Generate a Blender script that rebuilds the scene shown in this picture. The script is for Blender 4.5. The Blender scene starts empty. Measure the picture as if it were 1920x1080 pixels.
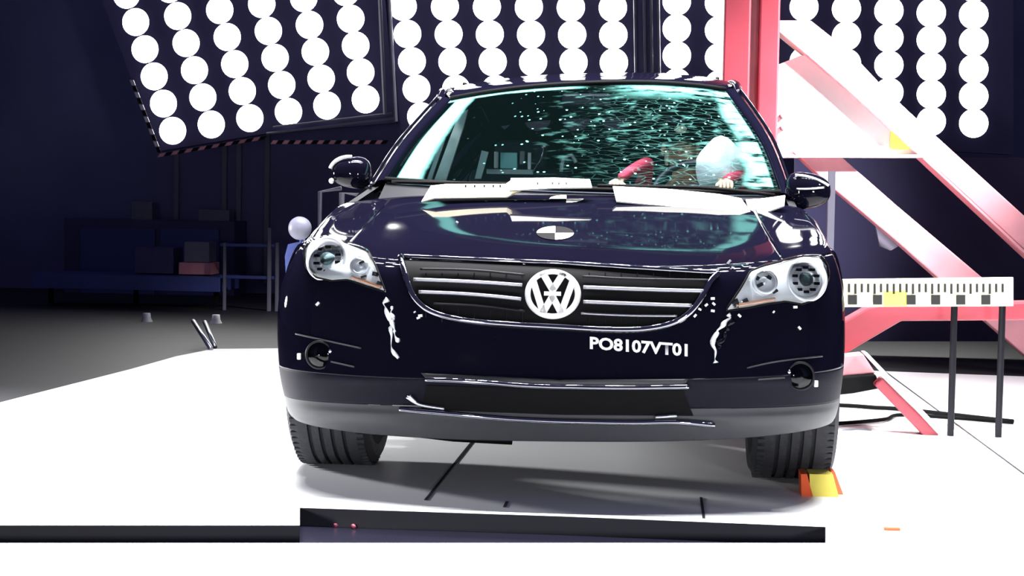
import bpy, bmesh, math, random
from mathutils import Vector, Matrix
from mathutils.bvhtree import BVHTree
S = bpy.context.scene
COL = S.collection
PI = math.pi
random.seed(7)

# ---------------- camera ----------------
CP = Vector((0.3382, -5.3635, 1.0064)); YAW, PIT, ROL, FPX = -0.0889, 0.0515, 0.0167, 3085.5
_r = Vector((math.cos(YAW), -math.sin(YAW), 0)); _h = Vector((math.sin(YAW), math.cos(YAW), 0)); _z = Vector((0, 0, 1))
CD = math.cos(PIT) * _h - math.sin(PIT) * _z
_u = math.sin(PIT) * _h + math.cos(PIT) * _z
CR = math.cos(ROL) * _r + math.sin(ROL) * _u
CU = -math.sin(ROL) * _r + math.cos(ROL) * _u
cam = bpy.data.objects.new('camera', bpy.data.cameras.new('camera'))
COL.objects.link(cam)
cam.data.sensor_width = 36; cam.data.lens = FPX / 1920 * 36; cam.data.clip_end = 200
M = Matrix.Identity(4)
for i in range(3):
    M[i][0] = CR[i]; M[i][1] = CU[i]; M[i][2] = -CD[i]; M[i][3] = CP[i]
cam.matrix_world = M
S.camera = cam

def ray(u, v): return ((u - 960) / FPX * CR + (540 - v) / FPX * CU + CD)
def at(u, v, Y):
    d = ray(u, v); return CP + d * ((Y - CP.y) / d.y)
def atz(u, v, Z=0.0):
    d = ray(u, v); return CP + d * ((Z - CP.z) / d.z)

# ---------------- view, world, lights ----------------
vs = S.view_settings
vs.view_transform = 'Standard'; vs.look = 'None'; vs.gamma = 1; vs.use_curve_mapping = False
vs.exposure = 0.9
S.cycles.caustics_reflective = False; S.cycles.caustics_refractive = False; S.cycles.max_bounces = 8; S.cycles.transparent_max_bounces = 16
W = bpy.data.worlds.new('hall_air'); S.world = W; W.use_nodes = True
bg = W.node_tree.nodes['Background']; bg.inputs[0].default_value = (0.30, 0.30, 0.66, 1); bg.inputs[1].default_value = 0.11

def light(name, loc, target, size, power, color=(1, 1, 1), spread=PI, shape='DISK'):
    l = bpy.data.lights.new(name, 'AREA'); l.shape = shape; l.size = size; l.energy = power; l.color = color; l.spread = spread
    o = bpy.data.objects.new(name, l); COL.objects.link(o); o.location = loc
    o.rotation_euler = (Vector(target) - Vector(loc)).to_track_quat('-Z', 'Y').to_euler()
    return o
# the laboratory's overhead lamp banks, lamp by lamp (housings are built below)
OVER = []
for j in range(3):
    for i in range(14):
        OVER.append(Vector((-2.08 + i * 0.32, 0.35 + j * 0.85, 4.7)))
for p in OVER:
    light('overhead_lamp', p - Vector((0, 0, .02)), p - Vector((0, 0, 1)), 0.15, 7.6, (1, 1, 1), PI * 0.52)
light('flood_lamp', (4.4, 2.4, 4.2), at(1560, 250, 5.0), .4, 45, (1, .97, .98), PI * .17)
light('flood_lamp', (3.6, -1.5, 3.6), at(1600, 600, 2.6), .5, 6, (1, .97, .95), PI * .22)
light('front_fill', (-1.9, -6.6, .85), (0, 0, .8), .5, 9.5, (.95, .96, 1), PI * .4)  # unseen low fill, added to brighten the car's upright faces
light('front_fill', (2.9, -6.6, .85), (.3, 0, .8), .5, 9.5, (.95, .96, 1), PI * .4)  # second unseen fill, added on the other side of the camera
light('flood_lamp', (-5.0, 2.7, .95), (-1.0, 1.6, 0), .4, 26, (1, 1, 1), PI * .3)  # unseen low lamp added to brighten the floor under the car

# ---------------- materials ----------------
def mat(name, col, rough=.5, metal=0, coat=0, emit=None, es=0, noise=None, spec=.5, bump=0):
    m = bpy.data.materials.new(name); m.use_nodes = True
    nt = m.node_tree; b = nt.nodes['Principled BSDF']
    b.inputs['Base Color'].default_value = (*col, 1); b.inputs['Roughness'].default_value = rough
    b.inputs['Metallic'].default_value = metal; b.inputs['Coat Weight'].default_value = coat
    b.inputs['Coat Roughness'].default_value = .03; b.inputs['Specular IOR Level'].default_value = spec
    if emit: b.inputs['Emission Color'].default_value = (*emit, 1); b.inputs['Emission Strength'].default_value = es
    if noise:
        sc, amt = noise
        tc = nt.nodes.new('ShaderNodeTexCoord'); n = nt.nodes.new('ShaderNodeTexNoise'); n.inputs['Scale'].default_value = sc; n.inputs['Detail'].default_value = 5
        nt.links.new(tc.outputs['Object'], n.inputs['Vector'])
        r = nt.nodes.new('ShaderNodeMix'); r.data_type = 'RGBA'
        r.inputs[6].default_value = (*[c * (1 - amt) for c in col], 1); r.inputs[7].default_value = (*[min(1, c * (1 + amt)) for c in col], 1)
        nt.links.new(n.outputs['Fac'], r.inputs[0]); nt.links.new(r.outputs[2], b.inputs['Base Color'])
        if bump:
            bp = nt.nodes.new('ShaderNodeBump'); bp.inputs['Strength'].default_value = bump; bp.inputs['Distance'].default_value = .01
            nt.links.new(n.outputs['Fac'], bp.inputs['Height']); nt.links.new(bp.outputs[0], b.inputs['Normal'])
    return m
m_paint = mat('black_car_paint', (.0034, .0031, .0085), .6, 0, .38, noise=(3, .2), spec=.0)
m_plast = mat('grey_bumper_plastic', (.026, .027, .033), .5, noise=(30, .2))
m_dplast = mat('dark_plastic', (.006, .006, .010), .5, noise=(20, .2), spec=.25)
m_black = mat('black_matt', (.003, .003, .004), .8, noise=(20, .2), spec=.15)
m_rub = mat('tyre_rubber', (.020, .021, .026), .75, noise=(40, .3), bump=.3)
m_lowp = mat('dark_bumper_plastic', (.005, .0046, .012), .55, noise=(20, .2), spec=.12)
m_gtrim = mat('dark_gloss_trim', (.34, .34, .38), .05, 1, noise=(8, .05))
m_chrome = mat('chrome', (.85, .87, .9), .10, 1, noise=(8, .03))
m_refl = mat('bright_reflector', (.92, .94, .96), .35, .3, noise=(8, .04))
m_satin = mat('satin_metal', (.55, .56, .6), .3, 1, noise=(8, .05))
m_slat = mat('grille_slat_metal', (.42, .42, .46), .38, .8, noise=(8, .05))
m_white = mat('white_paint', (.85, .85, .84), .5, noise=(6, .04))
m_sticker = mat('white_sticker', (.95, .94, .86), .5, noise=(9, .03))
m_cream = mat('cream_tape', (.92, .86, .62), .5, noise=(14, .08))
m_yel = mat('yellow_paint', (.85, .72, .12), .5, noise=(9, .1))
m_red = mat('red_steel', (.33, .04, .06), .42, noise=(4, .25))
m_pink = mat('lit_red_steel', (.70, .30, .34), .42, noise=(5, .25))  # red steel made paler: the strong light on it is put into the colour
m_tick = mat('black_ink', (.01, .01, .01), .6, noise=(9, .1))
m_floor = mat('white_floor_paint', (.90, .91, .92), .45, noise=(2.2, .05))
m_navyp = mat('shade_navy', (.018, .017, .05), .7, noise=(2, .2), spec=.2)
m_dfloor = mat('dark_floor', (.013, .0135, .016), .6, noise=(3, .3))
m_wall = mat('navy_wall', (.12, .12, .25), .8, noise=(.7, .45))
m_bank = mat('navy_lamp_housing', (.046, .043, .125), .6, noise=(3, .15))
m_bar = mat('grey_frame_bar', (.14, .14, .19), .5, noise=(6, .1))
m_lamp = mat('lamp_glass', (1, 1, 1), .5, emit=(1, .99, .96), es=7, noise=(5, .02))
m_pit = mat('dark_pit_metal', (.010, .009, .022), .3, noise=(3, .4))
m_pitw = mat('pit_edge_steel', (.016, .016, .026), .5, noise=(8, .3))
m_scrap = mat('red_scrap', (.55, .12, .18), .5, noise=(20, .3))
m_scrapw = mat('pale_scrap', (.40, .36, .38), .5, noise=(20, .3))
m_blue = mat('blue_steel', (.04, .06, .22), .5, noise=(5, .25))
m_seat = mat('dark_seat_cloth', (.02, .022, .035), .9, noise=(40, .3))
m_bag = mat('airbag_cloth', (.85, .92, .88), .8, noise=(18, .08), bump=.4)
m_skin = mat('dummy_vinyl', (.62, .38, .24), .5, noise=(14, .3))
m_shirt = mat('dummy_red_cloth', (.50, .03, .07), .8, noise=(22, .3))
m_cyan = mat('pale_cyan_panel', (.30, .80, .74), .4, noise=(20, .1))
m_amber = mat('amber_lens', (.55, .25, .14), .2, noise=(20, .2))
m_trim = mat('pale_interior_trim', (.50, .62, .60), .6, noise=(12, .15))
m_orange = mat('orange_red_paint', (.85, .12, .03), .5, noise=(12, .1))
m_haz = mat('hazard_red', (.62, .26, .28), .6, noise=(12, .2))
m_hazw = mat('hazard_grey', (.45, .42, .48), .6, noise=(12, .2))
m_grey = mat('mid_grey_metal', (.20, .21, .25), .5, noise=(12, .1))

def glass_mat(name, tint, rough=.02, refl=1.0):
    m = bpy.data.materials.new(name); m.use_nodes = True; nt = m.node_tree; nt.nodes.clear()
    out = nt.nodes.new('ShaderNodeOutputMaterial'); mx = nt.nodes.new('ShaderNodeMixShader')
    t = nt.nodes.new('ShaderNodeBsdfTransparent'); t.inputs[0].default_value = (*tint, 1)
    g = nt.nodes.new('ShaderNodeBsdfGlossy'); g.inputs['Roughness'].default_value = rough
    f = nt.nodes.new('ShaderNodeFresnel'); f.inputs[0].default_value = 1.45
    mm = nt.nodes.new('ShaderNodeMath'); mm.operation = 'MULTIPLY'; mm.inputs[1].default_value = refl
    nt.links.new(f.outputs[0], mm.inputs[0]); nt.links.new(mm.outputs[0], mx.inputs[0]); nt.links.new(t.outputs[0], mx.inputs[1]); nt.links.new(g.outputs[0], mx.inputs[2])
    nt.links.new(mx.outputs[0], out.inputs[0]); return m, nt, mx, out
m_glass = glass_mat('clear_lens_glass', (.93, .96, .97))[0]
m_tint = glass_mat('tinted_glass', (.25, .35, .36))[0]
m_priv = glass_mat('privacy_glass', (.002, .002, .003))[0]

def windscreen_mat():
    m, nt, mx, out = glass_mat('shattered_windscreen', (.66, .74, .79), .015, .25)
    N = nt.nodes.new; L = nt.links.new
    uv = N('ShaderNodeUVMap'); sx = N('ShaderNodeSeparateXYZ'); L(uv.outputs[0], sx.inputs[0])
    def mth(op, a, b=None, c=None, clamp=False):
        n = N('ShaderNodeMath'); n.operation = op; n.use_clamp = clamp
        for k, x in enumerate((a, b, c)):
            if x is None: continue
            if isinstance(x, (int, float)): n.inputs[k].default_value = x
            else: L(x, n.inputs[k])
        return n.outputs[0]
    def sstep(x, lo, hi):
        n = N('ShaderNodeMapRange'); n.interpolation_type = 'SMOOTHSTEP'
        L(x, n.inputs[0]); n.inputs[1].default_value = lo; n.inputs[2].default_value = hi; return n.outputs[0]
    U, V = sx.outputs[0], sx.outputs[1]
    nz = N('ShaderNodeTexNoise'); nz.inputs['Scale'].default_value = 7; nz.inputs['Detail'].default_value = 6; L(uv.outputs[0], nz.inputs['Vector'])
    wob = mth('MULTIPLY', mth('SUBTRACT', nz.outputs['Fac'], .5), .10)
    # crazed borders: left side, top edge, wide patch at the upper right, right side
    left = sstep(mth('ADD', U, mth('MULTIPLY', wob, .25)), .100, .075)
    left = mth('MULTIPLY', left, sstep(U, .022, .03))
    top1 = mth('MULTIPLY', sstep(mth('ADD', V, mth('MULTIPLY', wob, .3)), .925, .95), sstep(U, .50, .40))
    big = nz2 = N('ShaderNodeTexNoise'); nz2.inputs['Scale'].default_value = 16; nz2.inputs['Detail'].default_value = 8
    mp = N('ShaderNodeMapping'); mp.inputs['Scale'].default_value = (.7, 1.6, 1); mp.inputs['Rotation'].default_value = (0, 0, -.45)
    L(uv.outputs[0], mp.inputs[0]); L(mp.outputs[0], nz2.inputs['Vector'])
    patch = mth('MULTIPLY', sstep(mth('ADD', V, wob), .80, .95), sstep(U, .52, .72))
    rr = mth('MULTIPLY', sstep(mth('ADD', U, wob), .91, .955), sstep(U, .992, .985))
    pr = mth('MULTIPLY', mth('MAXIMUM', patch, rr), sstep(nz2.outputs['Fac'], .36, .52))
    cover = mth('MAXIMUM', mth('MAXIMUM', left, top1), pr)
    # streaks of crushed glass running from the struck side
    nz3 = N('ShaderNodeTexNoise'); nz3.inputs['Scale'].default_value = 22; nz3.inputs['Detail'].default_value = 8
    mp3 = N('ShaderNodeMapping'); mp3.inputs['Scale'].default_value = (.8, 1.5, 1); mp3.inputs['Rotation'].default_value = (0, 0, -.8)
    L(uv.outputs[0], mp3.inputs[0]); L(mp3.outputs[0], nz3.inputs['Vector'])
    area = mth('MULTIPLY', sstep(U, .30, .58), sstep(V, .0, .55))
    st = mth('MULTIPLY', mth('MULTIPLY', sstep(nz3.outputs['Fac'], .53, .72), area), .32)
    # bright chips
    vo = N('ShaderNodeTexVoronoi'); vo.inputs['Scale'].default_value = 46
    mp4 = N('ShaderNodeMapping'); mp4.inputs['Scale'].default_value = (1.3, .8, 1); mp4.inputs['Rotation'].default_value = (0, 0, -.4)
    L(uv.outputs[0], mp4.inputs[0]); L(mp4.outputs[0], vo.inputs['Vector'])
    sc = N('ShaderNodeSeparateColor'); L(vo.outputs['Color'], sc.inputs[0])
    chip = mth('MULTIPLY', mth('LESS_THAN', vo.outputs['Distance'], .22), mth('GREATER_THAN', sc.outputs[0], .80))
    chip = mth('MULTIPLY', chip, sstep(U, .12, .45))
    # fine radial crack web
    ve = N('ShaderNodeTexVoronoi'); ve.feature = 'DISTANCE_TO_EDGE'; ve.inputs['Scale'].default_value = 24
    L(mp3.outputs[0], ve.inputs['Vector'])
    web = mth('MULTIPLY', mth('MULTIPLY', mth('LESS_THAN', ve.outputs['Distance'], .025), sstep(U, .4, .8)), .16)
    tot = mth('MAXIMUM', mth('MAXIMUM', cover, st), mth('MAXIMUM', mth('MAXIMUM', chip, web), .003), clamp=True)
    df = N('ShaderNodeBsdfDiffuse'); tr = N('ShaderNodeBsdfTranslucent'); ad = N('ShaderNodeMixShader'); ad.inputs[0].default_value = .35
    for n in (df, tr): n.inputs[0].default_value = (.20, .60, .54, 1)
    L(df.outputs[0], ad.inputs[1]); L(tr.outputs[0], ad.inputs[2])
    fin = N('ShaderNodeMixShader'); L(tot, fin.inputs[0]); L(mx.outputs[0], fin.inputs[1]); L(ad.outputs[0], fin.inputs[2])
    L(fin.outputs[0], out.inputs[0]); return m
m_wind = windscreen_mat()

# ---------------- mesh helpers ----------------
def finish(name, verts, faces, material, parent=None, smooth=False, uvs=None, mats=None, fmat=None, bevel=0, solid=0, auto=None):
    me = bpy.data.meshes.new(name); me.from_pydata([tuple(v) for v in verts], [], faces); me.update()
    bm = bmesh.new(); bm.from_mesh(me)
    if uvs:
        ul = bm.loops.layers.uv.new('UVMap')
        bm.verts.ensure_lookup_table()
        for f in bm.faces:
            for lp in f.loops: lp[ul].uv = uvs[lp.vert.index]
    bmesh.ops.recalc_face_normals(bm, faces=bm.faces); bm.to_mesh(me); bm.free()
    for m in (mats or [material]): me.materials.append(m)
    if fmat:
        for p, k in zip(me.polygons, fmat): p.material_index = k
    if smooth:
        for p in me.polygons: p.use_smooth = True
    o = bpy.data.objects.new(name, me); COL.objects.link(o)
    if parent is not None: o.parent = parent
    if solid:
        s = o.modifiers.new('thick', 'SOLIDIFY'); s.thickness = solid; s.offset = -1
    if bevel:
        b = o.modifiers.new('bevel', 'BEVEL'); b.width = bevel; b.segments = 2; b.limit_method = 'ANGLE'
    return o
class MB:
    def __init__(s): s.v = []; s.f = []; s.k = []; s.cur = 0
    def add(s, vs, fs):
        n = len(s.v); s.v += [Vector(x) for x in vs]; s.f += [tuple(n + i for i in f) for f in fs]; s.k += [s.cur] * len(fs); return s
    def box(s, c, d, R=None):
        c = Vector(c); h = Vector(d) / 2; R = R or Matrix.Identity(3)
        vs = [c + R @ Vector((x * h.x, y * h.y, z * h.z)) for x in (-1, 1) for y in (-1, 1) for z in (-1, 1)]
        return s.add(vs, [(0, 1, 3, 2), (4, 6, 7, 5), (0, 4, 5, 1), (2, 3, 7, 6), (0, 2, 6, 4), (1, 5, 7, 3)])
    def prism(s, pts, vec):
        n = len(pts); vec = Vector(vec); vs = [Vector(p) for p in pts] + [Vector(p) + vec for p in pts]
        return s.add(vs, [tuple(range(n)), tuple(range(2 * n - 1, n - 1, -1))] + [(i, (i + 1) % n, n + (i + 1) % n, n + i) for i in range(n)])
    def tube(s, pts, r, n=8, caps=True, flat=1.0):
        pts = [Vector(p) for p in pts]; rs = r if isinstance(r, (list, tuple)) else [r] * len(pts)
        base = len(s.v); ups = Vector((0, 0, 1)); rings = []
        for i, p in enumerate(pts):
            t = (pts[min(i + 1, len(pts) - 1)] - pts[max(i - 1, 0)]).normalized()
            a = t.cross(ups)
            if a.length < .05: a = t.cross(Vector((0, 1, 0)))
            a.normalize(); b = a.cross(t)
            rings.append([p + a * math.cos(2 * PI * k / n) * rs[i] + b * math.sin(2 * PI * k / n) * rs[i] * flat for k in range(n)])
        vs = [q for rg in rings for q in rg]; fs = []
        for i in range(len(pts) - 1):
            for k in range(n): fs.append((i * n + k, i * n + (k + 1) % n, (i + 1) * n + (k + 1) % n, (i + 1) * n + k))
        if caps: fs += [tuple(range(n)), tuple(range((len(pts) - 1) * n, len(pts) * n))]
        return s.add(vs, fs)
    def grid(s, rows):
        h, w = len(rows), len(rows[0])
        return s.add([p for r in rows for p in r], [(i * w + j, i * w + j + 1, (i + 1) * w + j + 1, (i + 1) * w + j) for i in range(h - 1) for j in range(w - 1)])
    def lathe(s, prof, c, axis, n=40, caps=False):
        axis = Vector(axis).normalized(); a = axis.orthogonal().normalized(); b = axis.cross(a); c = Vector(c)
        rows = [[c + axis * h + (a * math.cos(2 * PI * k / n) + b * math.sin(2 * PI * k / n)) * r for k in range(n)] for (r, h) in prof]
        vs = [p for r in rows for p in r]; fs = [(i * n + k, i * n + (k + 1) % n, (i + 1) * n + (k + 1) % n, (i + 1) * n + k) for i in range(len(prof) - 1) for k in range(n)]
        if caps: fs += [tuple(range(n)), tuple(range((len(prof) - 1) * n, len(prof) * n))]
        return s.add(vs, fs)
    def ball(s, c, r, n=16, R=None):
        r = Vector(r) if not isinstance(r, (int, float)) else Vector((r, r, r)); c = Vector(c); R = R or Matrix.Identity(3)
        rows = []
        for i in range(n // 2 + 1):
            th = PI * i / (n // 2)
            rows.append([c + R @ Vector((r.x * math.sin(th) * math.cos(2 * PI * k / n), r.y * math.sin(th) * math.sin(2 * PI * k / n), r.z * math.cos(th))) for k in range(n + 1)])
        return s.grid(rows)
    def build(s, name, material, parent=None, smooth=False, bevel=0, solid=0, mats=None, weld=False):
        o = finish(name, s.v, s.f, material, parent, smooth, mats=mats, fmat=s.k if mats else None, bevel=bevel, solid=solid)
        if weld or smooth:
            bm = bmesh.new(); bm.from_mesh(o.data); bmesh.ops.remove_doubles(bm, verts=bm.verts, dist=1e-5)
            bmesh.ops.recalc_face_normals(bm, faces=bm.faces); bm.to_mesh(o.data); bm.free()
            if smooth:
                for p in o.data.polygons: p.use_smooth = True
        return o
def tag(o, label, cat, group=None):
    o['label'] = label; o['category'] = cat
    if group: o['group'] = group
    return o
def thing(name, label, cat, loc, group=None):
    o = bpy.data.objects.new(name, None); COL.objects.link(o); o.location = loc; o.empty_display_size = .1
    return tag(o, label, cat, group)
def under(root):
    """children are built in world space; move them into the root's space"""
    for ch in root.children: ch.location = ch.location - root.location
def struct(o): o['kind'] = 'structure'; return o
def crom(P, t):
    n = len(P) - 1; t = max(0, min(n - 1e-9, t)); i = int(t); f = t - i
    p0, p1, p2, p3 = P[max(i - 1, 0)], P[i], P[min(i + 1, n)], P[min(i + 2, n)]
    return .5 * ((2 * p1) + (p2 - p0) * f + (2 * p0 - 5 * p1 + 4 * p2 - p3) * f * f + (3 * p1 - p0 - 3 * p2 + p3) * f ** 3)
def smoothline(P, n):
    P = [Vector(p) for p in P]; return [crom(P, (len(P) - 1) * i / (n - 1)) for i in range(n)]
def resample(P, n):
    P = [Vector(p) for p in P]; L = [0]
    for a, b in zip(P, P[1:]): L.append(L[-1] + (b - a).length)
    out = []
    for i in range(n):
        d = L[-1] * i / (n - 1); k = 0
        while k < len(P) - 2 and L[k + 1] < d: k += 1
        out.append(P[k].lerp(P[k + 1], (d - L[k]) / max(1e-9, L[k + 1] - L[k])))
    return out

# ================= SETTING =================
def slab(name, px, zt, th, m, side=None):
    mb = MB(); pts = [atz(u, v, 0) for u, v in px]; pts = [Vector((p.x, p.y, zt)) for p in pts]
    n = len(pts); mb.cur = 0
    mb.add(pts, [tuple(range(n))]); mb.cur = 1
    low = [p - Vector((0, 0, th)) for p in pts]
    mb.add(pts + low, [(i, (i + 1) % n, n + (i + 1) % n, n + i) for i in range(n)])
    return struct(mb.build(name, m, mats=[m, side or m]))
slab('floor_white', [(-420, 1018), (-420, 862), (245, 692), (330, 668), (400, 654), (640, 652), (1500, 690), (2300, 720), (2500, 1018), (1548, 1018), (1548, 988), (1050, 968), (562, 952), (562, 985), (-420, 985)], 0, .2, m_floor, m_pitw)
slab('floor_front', [(-420, 1018), (1548, 1018), (2500, 1018), (2500, 1260), (-420, 1260)], 0, .2, m_floor, m_pitw)
fl = MB().box((0, 7.4, -.11), (34, 15.0, .2)).build('floor_hall', m_dfloor); struct(fl)
struct(MB().box((0, -4.9, -.11), (34, 8.3, .2)).build('floor_entry', m_dfloor))
fp = MB().box((0, -.25, -.14), (12, .9, .16)).build('floor_pit', m_pit); struct(fp)
js = MB()
for x, y0, y1 in ((-.43, .10, 1.9), (-.155, .02, .12), (.50, -.06, .32), (1.75, -.12, 5.0)):
    js.box((x, (y0 + y1) / 2, .0012), (.009, y1 - y0, .0024))
struct(js.build('trim_1', m_pitw))
struct(MB().box((0, 12.2, 4), (34, .3, 8.4)).build('wall_back', m_wall))
struct(MB().box((-9.5, 5, 4), (.3, 14, 8.4)).build('wall_left', m_wall))
struct(MB().box((9.5, 5, 4), (.3, 14, 8.4)).build('wall_right', m_wall))
rb = MB()
for u in (420, 447, 330, 500):
    a = at(u, 400, 12.0); rb.box((a.x, 12.02, 2.6), (.05, .05, 5.0))
struct(rb.build('trim_2', m_bar))

# lamp banks ------------------------------------------------------------
def lamp_part(c, r, axis, parent, mb=None):
    m = MB(); m.lathe([(0.001, .0), (r * .7, .004), (r, .012)], c, axis, 28)
    o = m.build('lamp', m_lamp, parent, smooth=False)
    for p in o.data.polygons: p.use_smooth = False
    return o
def bank(label, cx, fn, I, J, plate, Y=9.0, r=.122, loc=None, extra=None):
    root = thing('lamp_bank', label, 'light', loc or at(*plate[0], Y), 'lamp banks hanging at the back of the hall')
    mb = MB(); mb.prism([at(u, v, Y + .013) for u, v in plate], (0, .12, 0)); mb.build('housing', m_bank, root)
    for j in J:
        for i in I:
            u, v = fn(i, j)
            if v < -228: continue
            lamp_part(at(u, v, Y), r, (0, 1, 0), root)
    if extra: extra(root)
    under(root); return root
def fL(i, j):
    a = Vector((323, 245)).lerp(Vector((685, 186)), i / 5); b = Vector((271, 92)).lerp(Vector((657, 35)), i / 5); p = a + (b - a) * (j / 3); return p.x, p.y
def exL(root):
    m = MB()
    for (a, b, w) in (((500, 250), (738, 222), .012), ((512, 238), (735, 212), .010), ((703, -200), (722, 215), .018), ((719, -200), (742, 228), .018)):
        m.tube([at(*a, 8.97), at(*b, 8.97)], w, 6)
    m.build('frame_bar', m_bar, root)
    for k, (A, B, n) in enumerate((((300, 288), (502, 254), 8), ((512, 263), (730, 263), 10), ((243, 150), (296, 288), 6))):
        for i in range(n):
            for q in (0, 1):
                mb = MB()
                t0 = (i + q * .5) / n; t1 = t0 + .42 / n
                p = [Vector(A).lerp(Vector(B), t) for t in (t0, t1)]
                dx = 5 if k < 2 else 0
                w = Vector((0, 7)) if k < 2 else Vector((7, 0))
                mb.prism([at(p[0].x, p[0].y, 8.9), at(p[1].x, p[1].y, 8.9), at(p[1].x - dx + w.x, p[1].y + w.y, 8.9), at(p[0].x - dx + w.x, p[0].y + w.y, 8.9)], (0, .01, 0))
                mb.build('hazard_stripe', m_black if q else (m_haz, m_haz, m_hazw)[k], root)
bank('tilted navy lamp bank of white discs at the upper left', 0, fL, range(6), range(11), [(297, 284), (500, 250), (742, 230), (700, -262), (90, -262), (240, 130)], extra=exL)
def fC(i, j): return 772 + 75.8 * i + (-8.5 + 1.5 * i) * j, 115 - 51.5 * j + .4 * i
def exC(root):
    m = MB()
    for u in (1192, 1210, 1222, 1236): m.tube([at(u - 5, -210, 8.97), at(u + 2, 250, 8.97)], .014, 6)
    m.build('frame_bar', m_bar, root)
bank('level navy lamp bank of white discs behind the car roof', 0, fC, range(6), range(-2, 8), [(752, 250), (1240, 255), (1224, -262), (704, -262)], extra=exC)
def fR(i, j): return 1269 + 79.6 * i, 104 + 3.6 * i - 51 * j
bank('navy lamp bank of white discs behind the red column', 0, fR, range(8), range(-2, 8), [(1243, 255), (1900, 290), (1900, -262), (1232, -262)])
# overhead bank carrying the lamps defined at the top
for j in range(3):
    root = thing('overhead_lamp_rack', 'white overhead rack of round lamps above the car, row %s' % ('over the front bumper', 'over the hood', 'over the roof')[j], 'light', (0, .35 + j * .85, 4.7), 'overhead lamp racks')
    m = MB(); m.box((0, 0, .12), (4.6, .34, .10))
    m.build('rack', m_bank, root)
    h = MB()
    for i in range(14): h.lathe([(.085, -.03), (.12, -.01), (.12, .07)], (-2.08 + i * .32, 0, 0), (0, 0, 1), 24)
    h.build('lamp_rim', m_grey, root)

# ================= CAR =================
car = thing('car', 'black crash test car with shattered windscreen standing on the white floor', 'car', (0.02, 2.2, 0))
RW = [  # L(u,v,Y) C R
 ((652, 380, 1.45), (1068, 366, 1.28), (1494, 388, 1.45)),
 ((640, 390, 1.28), (1058, 390, 1.06), (1504, 398, 1.28)),
 ((622, 402, 1.08), (1050, 419, .78), (1518, 412, 1.08)),
 ((605, 418, .88), (1045, 446, .52), (1533, 430, .88)),
 ((590, 434, .72), (1042, 471, .30), (1546, 447, .72)),
 ((580, 450, .62), (1041, 494, .13), (1554, 464, .62)),
 ((560, 480, .56), (1040, 513, .065), (1566, 492, .56)),
 ((543, 515, .54), (1040, 552, .035), (1575, 527, .54)),
 ((532, 560, .52), (1042, 612, .02), (1580, 567, .52)),
 ((530, 615, .52), (1044, 655, .01), (1581, 617, .52)),
 ((532, 658, .52), (1046, 700, .0), (1580, 658, .52)),
 ((534, 685, .52), (1048, 716, -.012), (1578, 688, .52)),
 ((538, 712, .52), (1049, 728, -.006), (1575, 715, .52)),
 ((543, 733, .53), (1050, 768, .004), (1571, 742, .53)),
 ((547, 750, .53), (1050, 784, .002), (1568, 758, .53)),
 ((552, 764, .54), (1050, 800, .012), (1564, 772, .54)),
 ((560, 772, .56), (1050, 828, .045), (1560, 780, .56)),
]
LL = [at(*r[0]) for r in RW]; CC = [at(*r[1]) for r in RW]; RR = [at(*r[2]) for r in RW]
def body(t, s):
    L, C, R = crom(LL, t), crom(CC, t), crom(RR, t)
    k = min(1, max(0, (t - 1) / 4.5))           # hood -> fascia blend
    n = 2.0 + .65 * k
    a = abs(s)
    by = (1 - a ** n) ** (1 / n) if a < 1 else 0
    by = by * k + (1 - a ** 2.2) * (1 - k)
    bz = (1 - a ** 2.6) * k + (1 - a ** 4) * (1 - k)
    lin = L.lerp(R, (s + 1) / 2); mid = (L + R) / 2; D = C - mid
    return Vector((lin.x + D.x * (1 - s * s), lin.y + D.y * by, lin.z + D.z * bz))
SS = [math.copysign(abs(math.sin(PI / 2 * q / 60)) ** (1 / 1.15), q) for q in range(-60, 61)]
def sub(t0, t1, nt, s0, s1):
    ss = [s for s in SS if s0 - 1e-6 <= s <= s1 + 1e-6]
    ss = ([s0] if ss[0] > s0 + 1e-4 else []) + ss + ([s1] if ss[-1] < s1 - 1e-4 else [])
    return [[body(t0 + (t1 - t0) * i / nt, s) for s in ss] for i in range(nt + 1)]
HB = 5.35     # hood/fascia cut
all_v = MB().grid(sub(0, 16, 96, -1, 1))
BV = BVHTree.FromPolygons(all_v.v, all_v.f)
def hit(u, v, off=0.0):
    d = ray(u, v).normalized(); loc, nrm, idx, dist = BV.ray_cast(CP, d)
    if loc is None: loc = at(u, v, .45); nrm = -d
    if nrm.dot(d) > 0: nrm = -nrm
    return loc + nrm * off
def hitn(u, v):
    d = ray(u, v).normalized(); loc, nrm, idx, dist = BV.ray_cast(CP, d)
    if loc is None: return at(u, v, .45), -d
    return loc, (nrm if nrm.dot(d) < 0 else -nrm)
MB().grid(sub(0, HB, 34, -.80, .80)).build('hood', m_paint, car, True, solid=.02)
for s in (-1, 1):
    MB().grid(sub(0, HB, 34, *((-1, -.803) if s < 0 else (.803, 1)))).build('fender', m_paint, car, True, solid=.02)
MB().grid(sub(HB + .02, 10.7, 50, -1, 1)).build('front_bumper', m_paint, car, True, solid=.02)
MB().grid(sub(10.71, 12.9, 20, -1, 1)).build('lower_bumper', m_lowp, car, True, solid=.02)
lowrows = sub(12.92, 16, 24, -1, 1)
back = [Vector((p.x * .98, p.y + .22, p.z - .005)) for p in lowrows[-1]]
MB().grid(lowrows + [back]).build('bumper_cladding', m_plast, car, True)
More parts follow.
